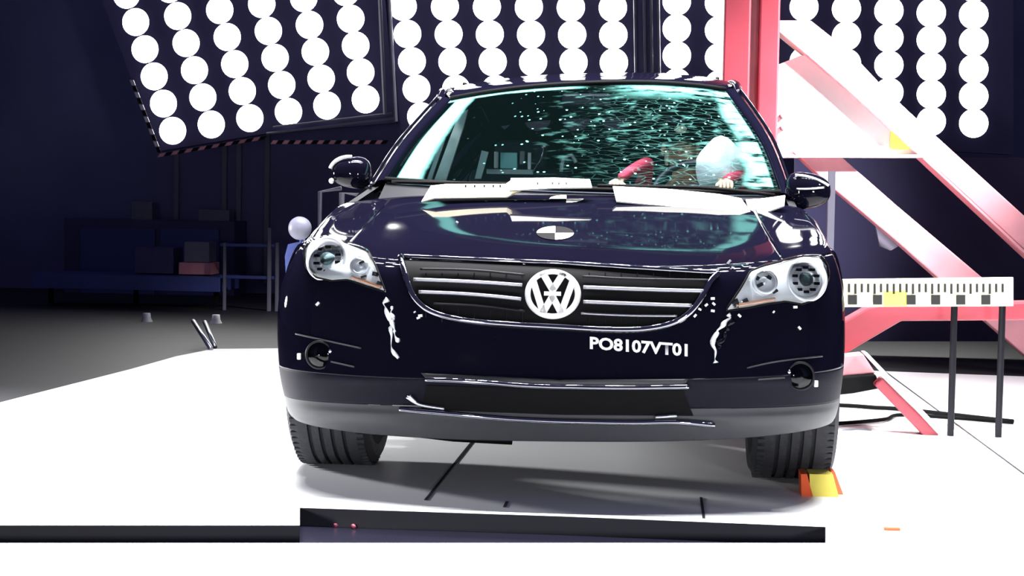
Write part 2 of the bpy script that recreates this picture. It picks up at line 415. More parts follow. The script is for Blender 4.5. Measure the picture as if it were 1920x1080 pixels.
# side panels, with wheel arches
WY = (.82, 3.52); WR = .345
def side(sg):
    E = LL if sg < 0 else RR
    xo = E[9].x; zt0 = E[0].z
    rows = []; ny = 110; nz = 14
    for k in range(nz + 1):
        row = []
        for j in range(ny + 1):
            Y = .54 + (4.45 - .54) * j / ny
            top = crom([Vector((0, E[5].z, 0)), Vector((0, E[3].z, 0)), Vector((0, E[1].z, 0)), Vector((0, E[0].z, 0))], min(3, (Y - .62) / .28)).y if Y < 1.46 else zt0 + .02 * (Y - 1.45)
            zb = .27
            for w in WY:
                if abs(Y - w) < .40: zb = max(zb, .345 + math.sqrt(max(0, .16 - (Y - w) ** 2)))
            if Y < .6: zb = max(zb, .36)
            t = k / nz; z = top + (zb - top) * t
            hz = (z - .25) / (top - .25)
            xt = E[5].lerp(E[0], min(1, max(0, (Y - .62) / .83))).x
            x = xt + (xo - xt) * min(1, (1 - hz) * 4.5) ** .5
            if Y > 3.9: x -= sg * .12 * ((Y - 3.9) / .55) ** 2
            row.append(Vector((x, Y, z)))
        rows.append(row)
    return rows
for sg in (-1, 1): MB().grid(side(sg)).build('side_panel', m_paint, car, True, solid=.02)
# tail
MB().box((.02, 4.40, .68), (1.66, .12, .80)).build('tailgate', m_paint, car, bevel=.05)
MB().box((.02, 2.45, .30), (1.50, 3.2, .10)).box((.02, 1.30, .52), (1.30, .06, .50)).build('floor_pan', m_black, car)

# windscreen & greenhouse
GL = [at(724, 338, 1.52), at(776, 262, 1.82), at(846, 187, 2.12)]
GC = [at(1086, 356, 1.33), at(1098, 250, 1.66), at(1112, 158, 1.99)]
GR = [at(1462, 362, 1.52), at(1424, 262, 1.82), at(1360, 170, 2.12)]
def glass_pt(t, s, off=0.0):
    L, C, R = crom(GL, t * 2), crom(GC, t * 2), crom(GR, t * 2)
    lin = L.lerp(R, (s + 1) / 2); D = C - (L + R) / 2; b = 1 - abs(s) ** 2.3
    return Vector((lin.x + D.x * (1 - s * s), lin.y + D.y * b, lin.z + D.z * b))
nu, nv = 48, 20
vv = []; uvs = []
for j in range(nv + 1):
    for i in range(nu + 1):
        vv.append(glass_pt(j / nv, -1 + 2 * i / nu)); uvs.append((i / nu, j / nv))
ff = [(j * (nu + 1) + i, j * (nu + 1) + i + 1, (j + 1) * (nu + 1) + i + 1, (j + 1) * (nu + 1) + i) for j in range(nv) for i in range(nu)]
ws = finish('windscreen', vv, ff, m_wind, car, True, uvs=uvs); ws['label'] = 'shattered cyan-frosted windscreen'
# pillars: strip between the glass edge and an outer line set back in depth
def pillar(inner, outer, nm='windscreen_pillar'):
    n = 16; I = smoothline(inner, n); O = smoothline(outer, n); mb = MB()
    rows = []
    for a, b in zip(I, O):
        o = Vector((0, -.02, .012)); md = (a + b) / 2 + o
        rows.append([a + Vector((0, .01, 0)), a * .75 + b * .25 + o * .7, md, a * .25 + b * .75 + o * .6, b, b + Vector((0, .05, -.03)), a + Vector((0, .05, -.03))])
    mb.grid([r + [r[0]] for r in rows])
    return mb.build(nm, m_paint, car, True)
OL = [at(697, 350, 1.50), at(750, 268, 1.86), at(822, 186, 2.20)]
OR = [at(1488, 376, 1.50), at(1446, 262, 1.86), at(1386, 172, 2.20)]
pillar(GL, OL); pillar(GR, OR)
for P, sg in ((OL, -1), (OR, 1)):      # bright drip rail along each pillar
    MB().tube([p + Vector((sg * .006, -.012, .004)) for p in smoothline(P, 18)], .0075, 8).build('drip_rail', m_gtrim, car, True)
QL = [GL[2], at(836, 172, 2.38), at(852, 166, 2.85)]; QC = [GC[2], at(1118, 144, 2.28), at(1125, 139, 2.75)]; QR = [GR[2], at(1374, 158, 2.38), at(1362, 156, 2.85)]
for Q, dx in ((QL, .02), (QC, 0), (QR, -.02)):
    b = Q[-1]; Q.append(Vector((b.x + dx, 3.6, b.z - .03))); Q.append(Vector((b.x + dx * 2, 4.15, b.z - .12)))
rows = []
for k in range(33):
    t = 4 * k / 32; L, C, R = crom(QL, t), crom(QC, t), crom(QR, t); row = []
    for i in range(41):
        s = -1 + i / 20; lin = L.lerp(R, (s + 1) / 2); D = C - (L + R) / 2; b = (1 - abs(s) ** 3)
        row.append(Vector((lin.x + D.x * (1 - s * s), lin.y + D.y * (1 - abs(s) ** 2.3), lin.z + D.z * b)))
    rows.append(row)
MB().grid(rows).build('roof', m_paint, car, True, solid=.02)
roof_b = [r[0] for r in rows], [r[-1] for r in rows]; roof_last = rows[-1]
for k, sg in ((0, -1), (1, 1)):
    edge = roof_b[k]
    o_ = (OL, OR)[k]
    MB().tube(smoothline([o_[2] + Vector((0, .03, -.012))] + [edge[q] + Vector((sg * .018, .02, -.014)) for q in (11, 16, 22, 28, 32)], 30), .026, 8).build('roof_side_rail', m_paint, car, True)
    MB().tube([edge[q] + Vector((-sg * .04, 0, .028)) for q in (17, 20, 24, 28, 31)], .011, 8).build('roof_rack_bar', m_dplast, car, True)
    b0 = (LL, RR)[k][0]
    belt = [Vector((b0.x, y, b0.z + .02 * (y - 1.45))) for y in (1.52, 2.0, 2.55, 3.2, 3.9, 4.35)]
    top = [o_[2] + Vector((-sg * .01, .03, -.02))] + [edge[q] + Vector((sg * .005, .02, -.02)) for q in (10, 14, 20, 28, 32)]
    MB().grid([belt, top]).build('side_window', m_tint, car, True)
    for j, nm in ((2, 'door_pillar'), (4, 'rear_pillar')):
        MB().tube([belt[j] + Vector((-sg * .06, 0, 0)), top[j] + Vector((-sg * .09, 0, -.03))], .045, 8).build(nm, m_paint, car, True)
    # pillar foot and the door corner behind the mirror
    f0 = o_[0]
    MB().prism([f0, o_[1], Vector((b0.x, 1.95, b0.z + .01)), Vector((b0.x, 1.45, b0.z))], (sg * -.03, 0, 0)).build('quarter_window', m_dplast, car)
bl = Vector((LL[0].x + .1, 4.36, LL[0].z)); brr = Vector((RR[0].x - .1, 4.36, RR[0].z))
MB().grid([[bl.lerp(brr, i / 40) for i in range(41)], [p + Vector((0, .005, -.01)) for p in roof_last]]).build('rear_window', m_priv, car)
# cowl between hood and glass
cow = [[body(0, s * .86) + Vector((0, .0, -.012)) for s in [q / 12 for q in range(-12, 13)]], [glass_pt(0, q / 12) + Vector((0, -.01, -.012)) for q in range(-12, 13)]]
MB().grid(cow).build('cowl', m_dplast, car, True)
MB().tube([glass_pt(0, q / 20) + Vector((0, -.012, .004)) for q in range(-20, 21)], .011, 8).build('windscreen_seal', m_black, car, True)
MB().tube([glass_pt(1, q / 20) + Vector((0, -.006, .006)) for q in range(-20, 21)], .010, 8).build('windscreen_seal', m_black, car, True)
# wipers
for pts in ([(1085, 352), (960, 345), (830, 343), (735, 341)], [(1452, 366), (1330, 353), (1215, 350), (1120, 348)]):
    P = smoothline([at(u, v, 1.27 + .10 * abs((u - 1085) / 380) ** 2) for u, v in pts], 14)
    w = MB().tube(P, .008, 6).build('wiper', m_black, car, True)

# conforming patches ------------------------------------------------------
def patch(top, bot, nx, ny, off, name, m, parent, solid=0, dome=0):
    T = resample([(*p, 0) for p in top], nx + 1); B = resample([(*p, 0) for p in bot], nx + 1); rows = []
    for j in range(ny + 1):
        row = []
        for i in range(nx + 1):
            p = T[i].lerp(B[i], j / ny); o = off + dome * (math.sin(PI * i / nx) * math.sin(PI * j / ny)) ** .5
            row.append(hit(p.x, p.y, o))
        rows.append(row)
    return MB().grid(rows).build(name, m, parent, True, solid=solid)
def trail(pts, n, off, smooth=True):
    P = smoothline([(*p, 0) for p in pts], n) if smooth else resample([(*p, 0) for p in pts], n)
    Q = [hit(p.x, p.y, off) for p in P]
    for _ in range(4 if n >= 20 and smooth else 0): Q = [Q[0]] + [(Q[i - 1] + Q[i] * 2 + Q[i + 1]) / 4 for i in range(1, n - 1)] + [Q[-1]]
    return Q
# grille
gr = patch([(752, 489), (900, 495), (1040, 501), (1200, 508), (1343, 516)], [(776, 552), (810, 585), (870, 601), (1040, 611), (1200, 617), (1262, 603), (1306, 572), (1325, 545)], 60, 12, .006, 'grille', m_black, car)
MB().tube(trail([(752, 488), (850, 492), (960, 497), (1040, 500), (1150, 506), (1250, 511), (1346, 516)], 60, .014), .009, 8).build('grille_trim', m_gtrim, car, True)
MB().tube(trail([(752, 488), (760, 512), (772, 545), (786, 566), (812, 585), (866, 600), (950, 608), (1040, 613), (1130, 618), (1200, 618), (1255, 608), (1290, 588), (1314, 558), (1330, 530), (1346, 516)], 110, .014), .011, 8).build('grille_trim', m_gtrim, car, True)
for pts, r, m in (([(790, 510), (880, 512), (985, 520)], .004, m_dplast), ([(778, 527), (880, 531), (980, 537)], .0062, m_slat), ([(788, 549), (880, 553), (978, 562)], .0062, m_slat), ([(815, 570), (900, 574), (985, 584)], .004, m_dplast),
                  ([(1092, 523), (1200, 527), (1330, 529)], .004, m_dplast), ([(1094, 541), (1200, 545), (1320, 548)], .0066, m_slat), ([(1094, 567), (1200, 571), (1295, 574)], .0066, m_slat), ([(1090, 588), (1180, 592), (1268, 593)], .004, m_slat)):
    MB().tube(trail(pts, 20, .017), r, 8).build('grille_slat', m, car, True)
gm = MB()
for u in list(range(800, 985, 30)) + list(range(1105, 1320, 30)):
    t = max(0, (abs(u - 1040) - 220) / 90)
    gm.tube([hit(u, 515, .010), hit(u, 604 - 38 * t, .010)], .002, 5)
gm.build('grille_mesh', m_dplast, car)
# emblem
ec, en = hitn(1037, 552); en = (en + Vector((0, -1.2, .1))).normalized(); ec = ec + en * .02
ex = Vector((1, 0, 0)); ex = (ex - en * ex.dot(en)).normalized(); ey = en.cross(ex).normalized()
if ey.z < 0: ey = -ey
px = FPX / (ec - CP).dot(CD)
def E2(u, v, o=0.0): return ec + ex * ((u - 1037) / px) + ey * ((552 - v) / px) + en * o
em = bpy.data.objects.new('emblem', None); COL.objects.link(em); em.parent = car
def ering(ro, ri, o0, o1, n=56):
    mb = MB(); rows = []
    for k in range(n + 1):
        a = 2 * PI * k / n; c, s_ = math.cos(a), math.sin(a) * .89
        rows.append([E2(1037 + ri * c, 552 + ri * s_, o0), E2(1037 + (ri * .8 + ro * .2) * c, 552 + (ri * .8 + ro * .2) * s_, o1), E2(1037 + (ri * .25 + ro * .75) * c, 552 + (ri * .25 + ro * .75) * s_, o1), E2(1037 + ro * c, 552 + ro * s_, o0)])
    return mb.grid(rows)
bk = MB(); bk.add([E2(1037 + 50 * math.cos(2 * PI * k / 40), 552 + 44.5 * math.sin(2 * PI * k / 40), .001) for k in range(40)], [tuple(range(40))])
bk.build('emblem_back', m_black, em)
ering(53, 40, -.01, .010).build('emblem_ring', m_white, em, True)
def stroke(pts, w, o=.008):
    mb = MB()
    for (a, b) in zip(pts, pts[1:]):
        a = Vector(a); b = Vector(b); d = (b - a).normalized(); n_ = Vector((-d.y, d.x)) * w
        a = a - d * 2; b = b + d * 2
        q = [a + n_, b + n_, b - n_, a - n_]
        mb.prism([E2(x.x, x.y, .002) for x in q], en * o)
    return mb
stroke([(1018, 514), (1037, 545), (1056, 514)], 6.4).build('emblem_letter', m_white, em)
stroke([(1000, 528), (1020, 588), (1037, 557), (1054, 588), (1074, 528)], 6.2, .0085).build('emblem_letter', m_white, em)
MB().add([E2(1037 + x, 552 + y, .009) for x, y in ((-16, -4), (16, -4), (16, 4), (-16, 4))], [(0, 1, 2, 3)]).build('emblem_letter', m_white, em)

# headlights
def headlight(side, top, bot, big, small, amb, ox):
    h = bpy.data.objects.new('headlight', None); COL.objects.link(h); h.parent = car
    patch(top, bot, 30, 14, .003, 'headlight_housing', m_refl, h)
    (bu, bv, br) = big; c, n = hitn(bu, bv); n = (n * .4 + Vector((ox, -1, .05))).normalized(); c = c + n * .012
    k = 1 / (FPX / (c - CP).dot(CD))
    R_ = br * k
    MB().lathe([(R_, -.02), (R_ * 1.04, .006), (R_ * .98, .014), (R_ * .84, .010), (R_ * .78, -.002), (R_ * .70, .004), (R_ * .62, -.008), (R_ * .50, -.012), (R_ * .3, -.014)], c, n, 40).build('reflector_bowl', m_refl, h, True)
    MB().lathe([(R_ * .30, -.012), (R_ * .30, .012), (R_ * .25, .020), (R_ * .14, .026), (.0005, .028)], c, n, 28).build('projector_lens', m_tint, h, True)
    b = MB()
    for q in range(10):
        a = 2 * PI * q / 10 + .2; e1 = n.orthogonal().normalized(); e2 = n.cross(e1)
        b.box(c + (e1 * math.cos(a) + e2 * math.sin(a)) * R_ * .56 + n * .002, (.018, .014, .009))
    b.build('bowl_rib', m_black, h)
    for (su, sv, sr) in small:
        c2, n2 = hitn(su, sv); n2 = (n2 * .5 + Vector((ox * .5, -1, .1))).normalized(); c2 = c2 + n2 * .012; r2 = sr * k
        MB().lathe([(r2, -.02), (r2, .006), (r2 * .8, .01), (r2 * .7, -.002), (r2 * .3, -.01), (.0005, .0)], c2, n2, 24).build('reflector_bowl', m_refl, h, True)
    a_ = MB()
    P = trail(amb, 16, .012); a_.tube(P, .006, 8); a_.build('indicator_strip', m_amber, h, True)
    d = MB()
    rnd = random.Random(5 if side < 0 else 9)
    T = resample([(*p, 0) for p in top], 12); B = resample([(*p, 0) for p in bot], 12)
    for q in range(16):
        i = rnd.randrange(1, 11); p = T[i].lerp(B[i], rnd.uniform(.2, .75))
        if (p.x - bu) ** 2 + (p.y - bv) ** 2 < (br + 5) ** 2: continue
        d.box(hit(p.x, p.y, .010), (rnd.uniform(.012, .03), .012, rnd.uniform(.006, .014)), Matrix.Rotation(rnd.uniform(-.6, .6), 3, 'Y'))
    d.build('bulb_shroud', m_dplast, h)
    patch(top, bot, 30, 14, .012, 'headlight_lens', m_glass, h, dome=.030)
    bd = trail(list(top) + list(bot)[::-1] + [top[0]], 90, .010, False)
    MB().tube(bd, .0035, 6).build('lens_edge', m_black, h, True)
headlight(-1, [(574, 468), (585, 452), (615, 448), (650, 458), (690, 474), (708, 505), (724, 545)], [(573, 478), (578, 505), (597, 522), (625, 528), (655, 526), (690, 538), (724, 548)],
          (617, 487, 42), [(678, 500, 20)], [(662, 522), (690, 531), (716, 540)], -.22)
headlight(1, [(1362, 578), (1385, 545), (1405, 512), (1430, 502), (1470, 492), (1500, 484), (1535, 482), (1548, 500)], [(1362, 583), (1400, 578), (1440, 570), (1470, 566), (1500, 571), (1525, 563), (1543, 545), (1550, 520)],
          (1508, 525, 41), [(1432, 530, 24)], [(1378, 574), (1410, 568), (1450, 562)], .22)

# bumper details
def strip(pts, r, m, name, off=.004, n=40, flat=1.0): return MB().tube(trail(pts, n, off), r, 8, flat=flat).build(name, m, car, True)
patch([(790, 700), (1050, 714), (1290, 712)], [(800, 712), (1050, 724), (1280, 724)], 50, 4, .008, 'bumper_lip', m_plast, car, solid=.004)
strip([(800, 712), (900, 716), (1050, 722), (1180, 724), (1290, 722)], .009, m_gtrim, 'intake_trim', .012, 60)
patch([(800, 722), (1050, 730), (1280, 730)], [(790, 768), (1050, 778), (1300, 780)], 50, 8, .004, 'lower_intake', m_black, car)
strip([(752, 766), (800, 772), (880, 779), (1000, 786), (1100, 789), (1200, 790), (1265, 789), (1338, 794)], .009, m_gtrim, 'intake_trim', .012, 70)
for pts in ([(765, 742), (790, 757), (835, 765)], [(770, 740), (782, 752)], [(1228, 782), (1268, 780)]):
    strip(pts, .006, m_satin, 'intake_trim', .012, 12)
# crumpled bumper creases, their highlights painted as white ridges
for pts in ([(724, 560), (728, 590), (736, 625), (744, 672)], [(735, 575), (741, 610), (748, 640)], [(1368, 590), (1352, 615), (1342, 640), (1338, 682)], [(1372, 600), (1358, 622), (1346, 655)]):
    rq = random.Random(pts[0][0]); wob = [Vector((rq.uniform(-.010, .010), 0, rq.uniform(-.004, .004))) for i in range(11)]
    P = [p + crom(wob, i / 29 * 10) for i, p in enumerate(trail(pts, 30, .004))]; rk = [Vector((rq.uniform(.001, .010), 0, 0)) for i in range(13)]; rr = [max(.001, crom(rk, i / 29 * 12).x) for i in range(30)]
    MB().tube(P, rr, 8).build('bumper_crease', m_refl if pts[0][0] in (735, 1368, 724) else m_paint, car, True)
# fog lamps
for (u, v, r, ln) in ((600, 665, 27, [[(556, 626), (600, 636), (678, 653)], [(622, 678), (665, 688)]]), (1500, 705, 27, [[(1400, 690), (1455, 678), (1540, 668)], [(1420, 712), (1470, 708)]])):
    f = bpy.data.objects.new('fog_lamp', None); COL.objects.link(f); f.parent = car
    c, n = hitn(u, v); n = (n * .35 + Vector((0, -1, 0))).normalized(); c = c + n * .006; k = (c - CP).dot(CD) / FPX; R_ = r * k
    MB().lathe([(R_, -.03), (R_ * 1.02, .004), (R_ * .9, .006), (R_ * .8, -.004), (R_ * .45, -.012), (.0005, -.013)], c, n, 32).build('fog_reflector', m_dplast, f, True)
    MB().lathe([(R_ * .88, .002), (R_ * .6, .012), (.0005, .016)], c, n, 28).build('fog_lens', m_tint, f, True)
    for p in ln: MB().tube(trail(p, 20, .004), .0028, 6).build('fog_surround', m_plast, f, True)
    MB().ball(c + n * .012 + Vector((R_ * .85 * (1 if u < 1000 else -1), 0, R_ * .3)), .008, 10).build('fog_glint', m_chrome, f, True)  # small bright ball stands in for a glint on the fog lamp
    MB().box(hit(565 if u < 1000 else 1526, 668 if u < 1000 else 718, .01), (.014, .01, .022)).build('fog_highlight', m_white, f, bevel=.003)  # white block paints a highlight beside each fog lamp

# stickers & measuring tapes on the hood
def decal(name, polys, m, off=.003, sub_=6):
    mb = MB()
    for quad in polys:
        T = [Vector((*quad[0], 0)), Vector((*quad[1], 0))]; B = [Vector((*quad[3], 0)), Vector((*quad[2], 0))]; rows = []
        for j in range(sub_ + 1):
            rows.append([hit(*(T[0].lerp(T[1], i / sub_).lerp(B[0].lerp(B[1], i / sub_), j / sub_)).xy, off) for i in range(sub_ + 1)])
        mb.grid(rows)
    return mb.build(name, m, car, True)
def fan(name, c, r0, a0, a1, m, off=.003, sq=.35):
    pts = [c] + [(c[0] + r0 * math.cos(a0 + (a1 - a0) * k / 10), c[1] + r0 * sq * math.sin(a0 + (a1 - a0) * k / 10)) for k in range(11)]
    return MB().add([hit(*p, off) for p in pts], [(0, k, k + 1) for k in range(1, 11)])
ms = fan('x', (1041, 438), 35, PI, PI * 1.5, m_sticker, sq=.36)
ms2 = fan('x', (1041, 438), 35, 0, PI * .5, m_sticker, sq=.36); ms.add(ms2.v, ms2.f)
o = ms.build('target_sticker', m_sticker, car); o['label'] = 'white quarters of the round target on the hood'
mk = fan('x', (1041, 438), 35, PI * 1.5, PI * 2, m_black, sq=.36); k2 = fan('x', (1041, 438), 35, PI * .5, PI, m_black, sq=.36); mk.add(k2.v, k2.f)
mk.build('target_sticker', m_black, car)
ms = fan('x', (1062, 374), 32, PI, PI * 1.5, m_sticker, sq=.22); m2 = fan('x', (1062, 374), 32, 0, PI * .5, m_sticker, sq=.22); ms.add(m2.v, m2.f); ms.build('target_sticker', m_sticker, car)

# strips lie over the cowl: panels bridging hood edge and glass
def board(name, px, Y0, Y1, m, th=.006):
    """a stiff strip lying on the hood's rear edge: front pixels at Y0, rear pixels at Y1"""
    f, b = px; n = len(f)
    mb = MB(); F = [at(u, v, Y0) for u, v in f]; B = [at(u, v, Y1) for u, v in b]
    mb.grid([F, B]); return mb.build(name, m, car, solid=th)
board('hood_tape', ([(790, 378), (815, 371), (950, 369), (985, 352)], [(808, 348), (835, 345), (948, 345), (962, 335)]), 1.16, 1.24, m_cream)['label'] = 'cream measuring tape with dark ticks'
board('hood_tape', ([(955, 357), (1040, 352), (1110, 351)], [(958, 334), (1040, 333), (1106, 336)]), 1.15, 1.22, m_sticker)
board('hood_tape', ([(1156, 377), (1250, 386), (1340, 395), (1412, 404)], [(1149, 349), (1250, 354), (1350, 364), (1390, 372)]), 1.14, 1.24, m_sticker)
board('hood_tape', ([(1408, 404), (1440, 396), (1470, 385)], [(1398, 374), (1430, 372), (1472, 366)]), 1.20, 1.30, m_sticker)
tk = MB()
for u in (873, 890, 908, 925, 938): tk.box(at(u, 349, 1.17), (.006, .004, .012))
for u in (1008, 1036, 1048, 1062): tk.box(at(u, 344, 1.14), (.005, .004, .010))
tk.build('tape_tick', m_tick, car)

# white lettering
fc = bpy.data.curves.new('lettering', 'FONT'); fc.body = 'PO8107VT01'; fc.offset = .035; fc.resolution_u = 3
to = bpy.data.objects.new('tmp', fc); COL.objects.link(to); bpy.context.view_layer.update()
tm = bpy.data.meshes.new_from_object(to.evaluated_get(bpy.context.evaluated_depsgraph_get())); bpy.data.objects.remove(to)
xs = [v.co.x for v in tm.vertices]; ys = [v.co.y for v in tm.vertices]; x0, x1, y0, y1 = min(xs), max(xs), min(ys), max(ys)
for v in tm.vertices:
    a = (v.co.x - x0) / (x1 - x0); b = (v.co.y - y0) / (y1 - y0)
    u = 1106 + 183 * a; w = 655 + 14 * a - 24 * b + (1 - b) * 0
    v.co = hit(u, w, .004)
tm.materials.clear(); tm.materials.append(m_white)
lo = bpy.data.objects.new('lettering', tm); COL.objects.link(lo); lo.parent = car; lo['label'] = 'white letters PO8107VT01'

# mirrors
def mirror(sg, pts_c, rx, rz, Y):
    m_ = bpy.data.objects.new('door_mirror', None); COL.objects.link(m_); m_.parent = car
    c = at(*pts_c, Y); k = (c - CP).dot(CD) / FPX; a = rx * k; b = rz * k
    rows = []
    for i in range(17):
        th = PI * i / 16; row = []
        for j in range(29):
            ph = 2 * PI * j / 28; cx = math.copysign(abs(math.cos(ph)) ** .75, math.cos(ph)); cz = math.copysign(abs(math.sin(ph)) ** .75, math.sin(ph))
            w = math.sin(th) ** .6
            x = a * cx * w; z = b * cz * w * (1 - .18 * sg * cx)
            row.append(c + Vector((x, -.075 * math.cos(th), z)))
        rows.append(row)
    MB().grid(rows).build('mirror_housing', m_paint, m_, True)
    MB().tube([c + Vector((-sg * a * .75, .02, -b * .7)), c + Vector((-sg * a * 1.25, .06, -b * .95)), c + Vector((-sg * a * 1.7, .10, -b * 1.1))], [.03, .028, .03], 10, flat=.6).build('mirror_arm', m_dplast, m_, True)
    MB().lathe([(.0005, .079), (.8 * min(a, b), .079), (.85 * min(a, b), .07)], c, (0, 1, 0), 24).build('mirror_glass', m_chrome, m_, True)
    return m_, c, a, b
mL, c, a, b = mirror(-1, (659, 324), 37, 29, 1.55)
MB().tube([c + Vector((-a * 1.0 * math.cos(t), -.055, b * 1.0 * math.sin(t) * 1.02)) for t in [i / 12 * 1.45 + .25 for i in range(13)]], .007, 8).build('mirror_highlight', m_white, mL, True)  # white arc paints the highlight on the mirror housing
MB().ball(c + Vector((-a * .9, -.05, -b * .55)), .012, 10).build('mirror_bolt', m_white, mL, True)
mR, c, a, b = mirror(1, (1514, 358), 43, 34, 1.55)
MB().tube([c + Vector((a * (-.6 + 1.45 * t), -.062, b * (.85 - .55 * t * t))) for t in [i / 10 for i in range(11)]], .005, 8).build('mirror_highlight', m_white, mR, True)  # pale tubes paint the highlights on this housing too
MB().tube([c + Vector((a * (-.55 + 1.2 * t), -.076, b * (.08 + .12 * t * t))) for t in [i / 10 for i in range(11)]], .004, 8).build('mirror_highlight', m_satin, mR, True)

# wheels
def wheel(x, Y, sg, w=.30):
    wh = bpy.data.objects.new('wheel', None); COL.objects.link(wh); wh.parent = car
    R_ = .352; hw = w / 2
    prof = [(.23, -hw * .8), (.27, -hw * .97), (.315, -hw), (.338, -hw * .90), (R_, -hw * .72)]
    for g in (-.42, -.14, .14, .42):
        prof += [(R_, hw * (g - .05)), (R_ - .012, hw * (g - .045)), (R_ - .012, hw * (g + .045)), (R_, hw * (g + .05))]
    prof += [(R_, hw * .72), (.338, hw * .90), (.315, hw), (.27, hw * .97), (.23, hw * .8)]
    tr = MB().lathe(prof, (x, Y, R_), (1, 0, 0), 72)
    for q in range(72):
        a = 2 * PI * q / 72
        for sx in (-1, 1):
            p = Vector((x + sx * hw * .78, Y + math.cos(a) * (R_ - .004), R_ + math.sin(a) * (R_ - .004)))
            tr.box(p, (hw * .22, .016, .008), Matrix.Rotation(a - PI / 2, 3, 'X'))
    tr.build('tyre', m_rub, wh)
    rm = MB(); rm.lathe([(.23, hw * .8 * sg), (.22, hw * .5 * sg), (.22, -hw * .8 * sg)], (x, Y, R_), (1, 0, 0), 40)
    for q in range(5):
        a = 2 * PI * q / 5; d = Vector((0, math.cos(a), math.sin(a)))
        rm.tube([Vector((x + sg * hw * .6, Y, R_)), Vector((x + sg * hw * .66, Y, R_)) + d * .225], [.045, .028], 8, flat=.7)
    rm.lathe([(.0005, hw * .7 * sg), (.05, hw * .68 * sg), (.055, hw * .4 * sg)], (x, Y, R_), (1, 0, 0), 24)
    rm.build('rim', m_satin, wh, True)
FL = atz(652, 876).x + .0; FRx = atz(1487, 886).x
wheel(-.858, .82, -1); wheel(.835, .82, 1); wheel(-.845, 3.52, -1); wheel(.815, 3.52, 1)
ar = MB()
for Y in WY: ar.tube([(-.70, Y, .352), (.68, Y, .352)], .04, 10)
ar.box((0, 1.0, .30), (.9, .9, .08)).build('axle', m_black, car)
for x in (-.82, .79):
    MB().lathe([(.385, -.16), (.385, .16)], (x, .82, .352), (1, 0, 0), 48)
# wheel arch liners
for x in (-.80, .77):
    rows = [[Vector((x + dx, .82 + .395 * math.cos(a), .352 + .40 * math.sin(a))) for dx in (-.17, .17)] for a in [PI * k / 20 for k in range(-1, 22)]]
    MB().grid(rows).build('arch_liner', m_black, car, True)
# tow bracket seen under the bumper beside the left tyre
MB().tube([at(716, 812, .5), at(760, 806, .5), at(790, 815, .5), at(850, 822, .55), at(960, 828, .6)], .012, 8).build('underbody_pipe', m_black, car, True)

# interior
dash = [[glass_pt(0, s) + Vector((0, .03, -.03)) for s in [q / 10 for q in range(-10, 11)]],
        [glass_pt(0, s) + Vector((0, .30, .005)) for s in [q / 10 for q in range(-10, 11)]],
        [glass_pt(0, s) + Vector((0, .45, -.03)) for s in [q / 10 for q in range(-10, 11)]],
        [glass_pt(0, s) + Vector((0, .47, -.35)) for s in [q / 10 for q in range(-10, 11)]]]
MB().grid(dash).build('dashboard', m_seat, car, True, solid=.01)
def seat(x, Y, mcol, w=.5):
    s_ = bpy.data.objects.new('seat', None); COL.objects.link(s_); s_.parent = car
    MB().box((x, Y - .25, .60), (w, .52, .16)).build('seat_cushion', mcol, s_, bevel=.05)
    MB().box((x, Y + .08, .88), (w, .14, .60), Matrix.Rotation(-.2, 3, 'X')).build('seat_back', mcol, s_, bevel=.05)
    MB().box((x, Y + .18, 1.235), (.26, .09, .17), Matrix.Rotation(-.1, 3, 'X')).build('headrest', mcol, s_, bevel=.04)
    MB().tube([(x - .06, Y + .16, 1.1), (x - .06, Y + .18, 1.2)], .008).tube([(x + .06, Y + .16, 1.1), (x + .06, Y + .18, 1.2)], .008).build('headrest_post', m_satin, s_)
seat(-.36, 2.65, m_seat); seat(.42, 2.65, m_seat)
MB().box((.03, 3.35, .9), (1.3, .14, .5)).build('rear_bench', m_seat, car, bevel=.05)
# light roof-to-floor trims seen through the glass at the left
def bar3(pts, w, m, nm, Y): MB().prism([at(u, v, Y) for u, v in pts], (0, w, 0)).build(nm, m, car)
bar3([(814, 338), (836, 338), (868, 240), (877, 205), (860, 215), (842, 262)], .03, m_bag, 'curtain_airbag', 2.30)
bar3([(800, 338), (808, 338), (838, 250), (846, 228), (834, 240)], .02, m_trim, 'door_pillar_trim', 2.24)
bar3([(890, 335), (902, 335), (916, 285), (903, 282)], .02, m_trim, 'belt_guide', 2.4)
# rear view mirror
MB().box(at(1100, 188, 1.98), (.22, .03, .06)).build('rear_view_mirror', m_dplast, car, bevel=.012)
# steering wheel
sc_ = at(1300, 374, 1.93); sw = bpy.data.objects.new('steering_wheel', None); COL.objects.link(sw); sw.parent = car
ax = Vector((0, -.85, .45)).normalized(); e1 = Vector((1, 0, 0)); e2 = ax.cross(e1).normalized()
MB().tube([sc_ + (e1 * math.cos(2 * PI * k / 32) + e2 * math.sin(2 * PI * k / 32)) * .18 for k in range(33)], .015, 8).build('wheel_rim', m_dplast, sw, True)
MB().ball(sc_, (.07, .04, .07)).tube([sc_ - e1 * .17, sc_ + e1 * .17], .014).build('wheel_hub', m_dplast, sw, True)
ab = MB(); c = at(1346, 312, 2.02)
rows = []
for i in range(15):
    th = PI * i / 14; row = []
    for j in range(25):
        ph = 2 * PI * j / 24; r = 1 + .06 * math.sin(3 * ph + 2 * th) + .04 * math.sin(5 * ph)
        row.append(c + Vector((.112 * r * math.sin(th) * math.cos(ph) + .012, .07 * math.cos(th), .125 * r * math.sin(th) * math.sin(ph))))
    rows.append(row)
ab.grid(rows).build('airbag', m_bag, car, True)
cb = [(1360, 195), (1384, 215), (1408, 262), (1432, 320), (1440, 345), (1420, 345), (1402, 300), (1378, 250), (1352, 215)]
MB().prism([at(u, v, 2.32) for u, v in cb], (0, .05, 0)).build('curtain_airbag', m_bag, car, bevel=.01)
under(car)

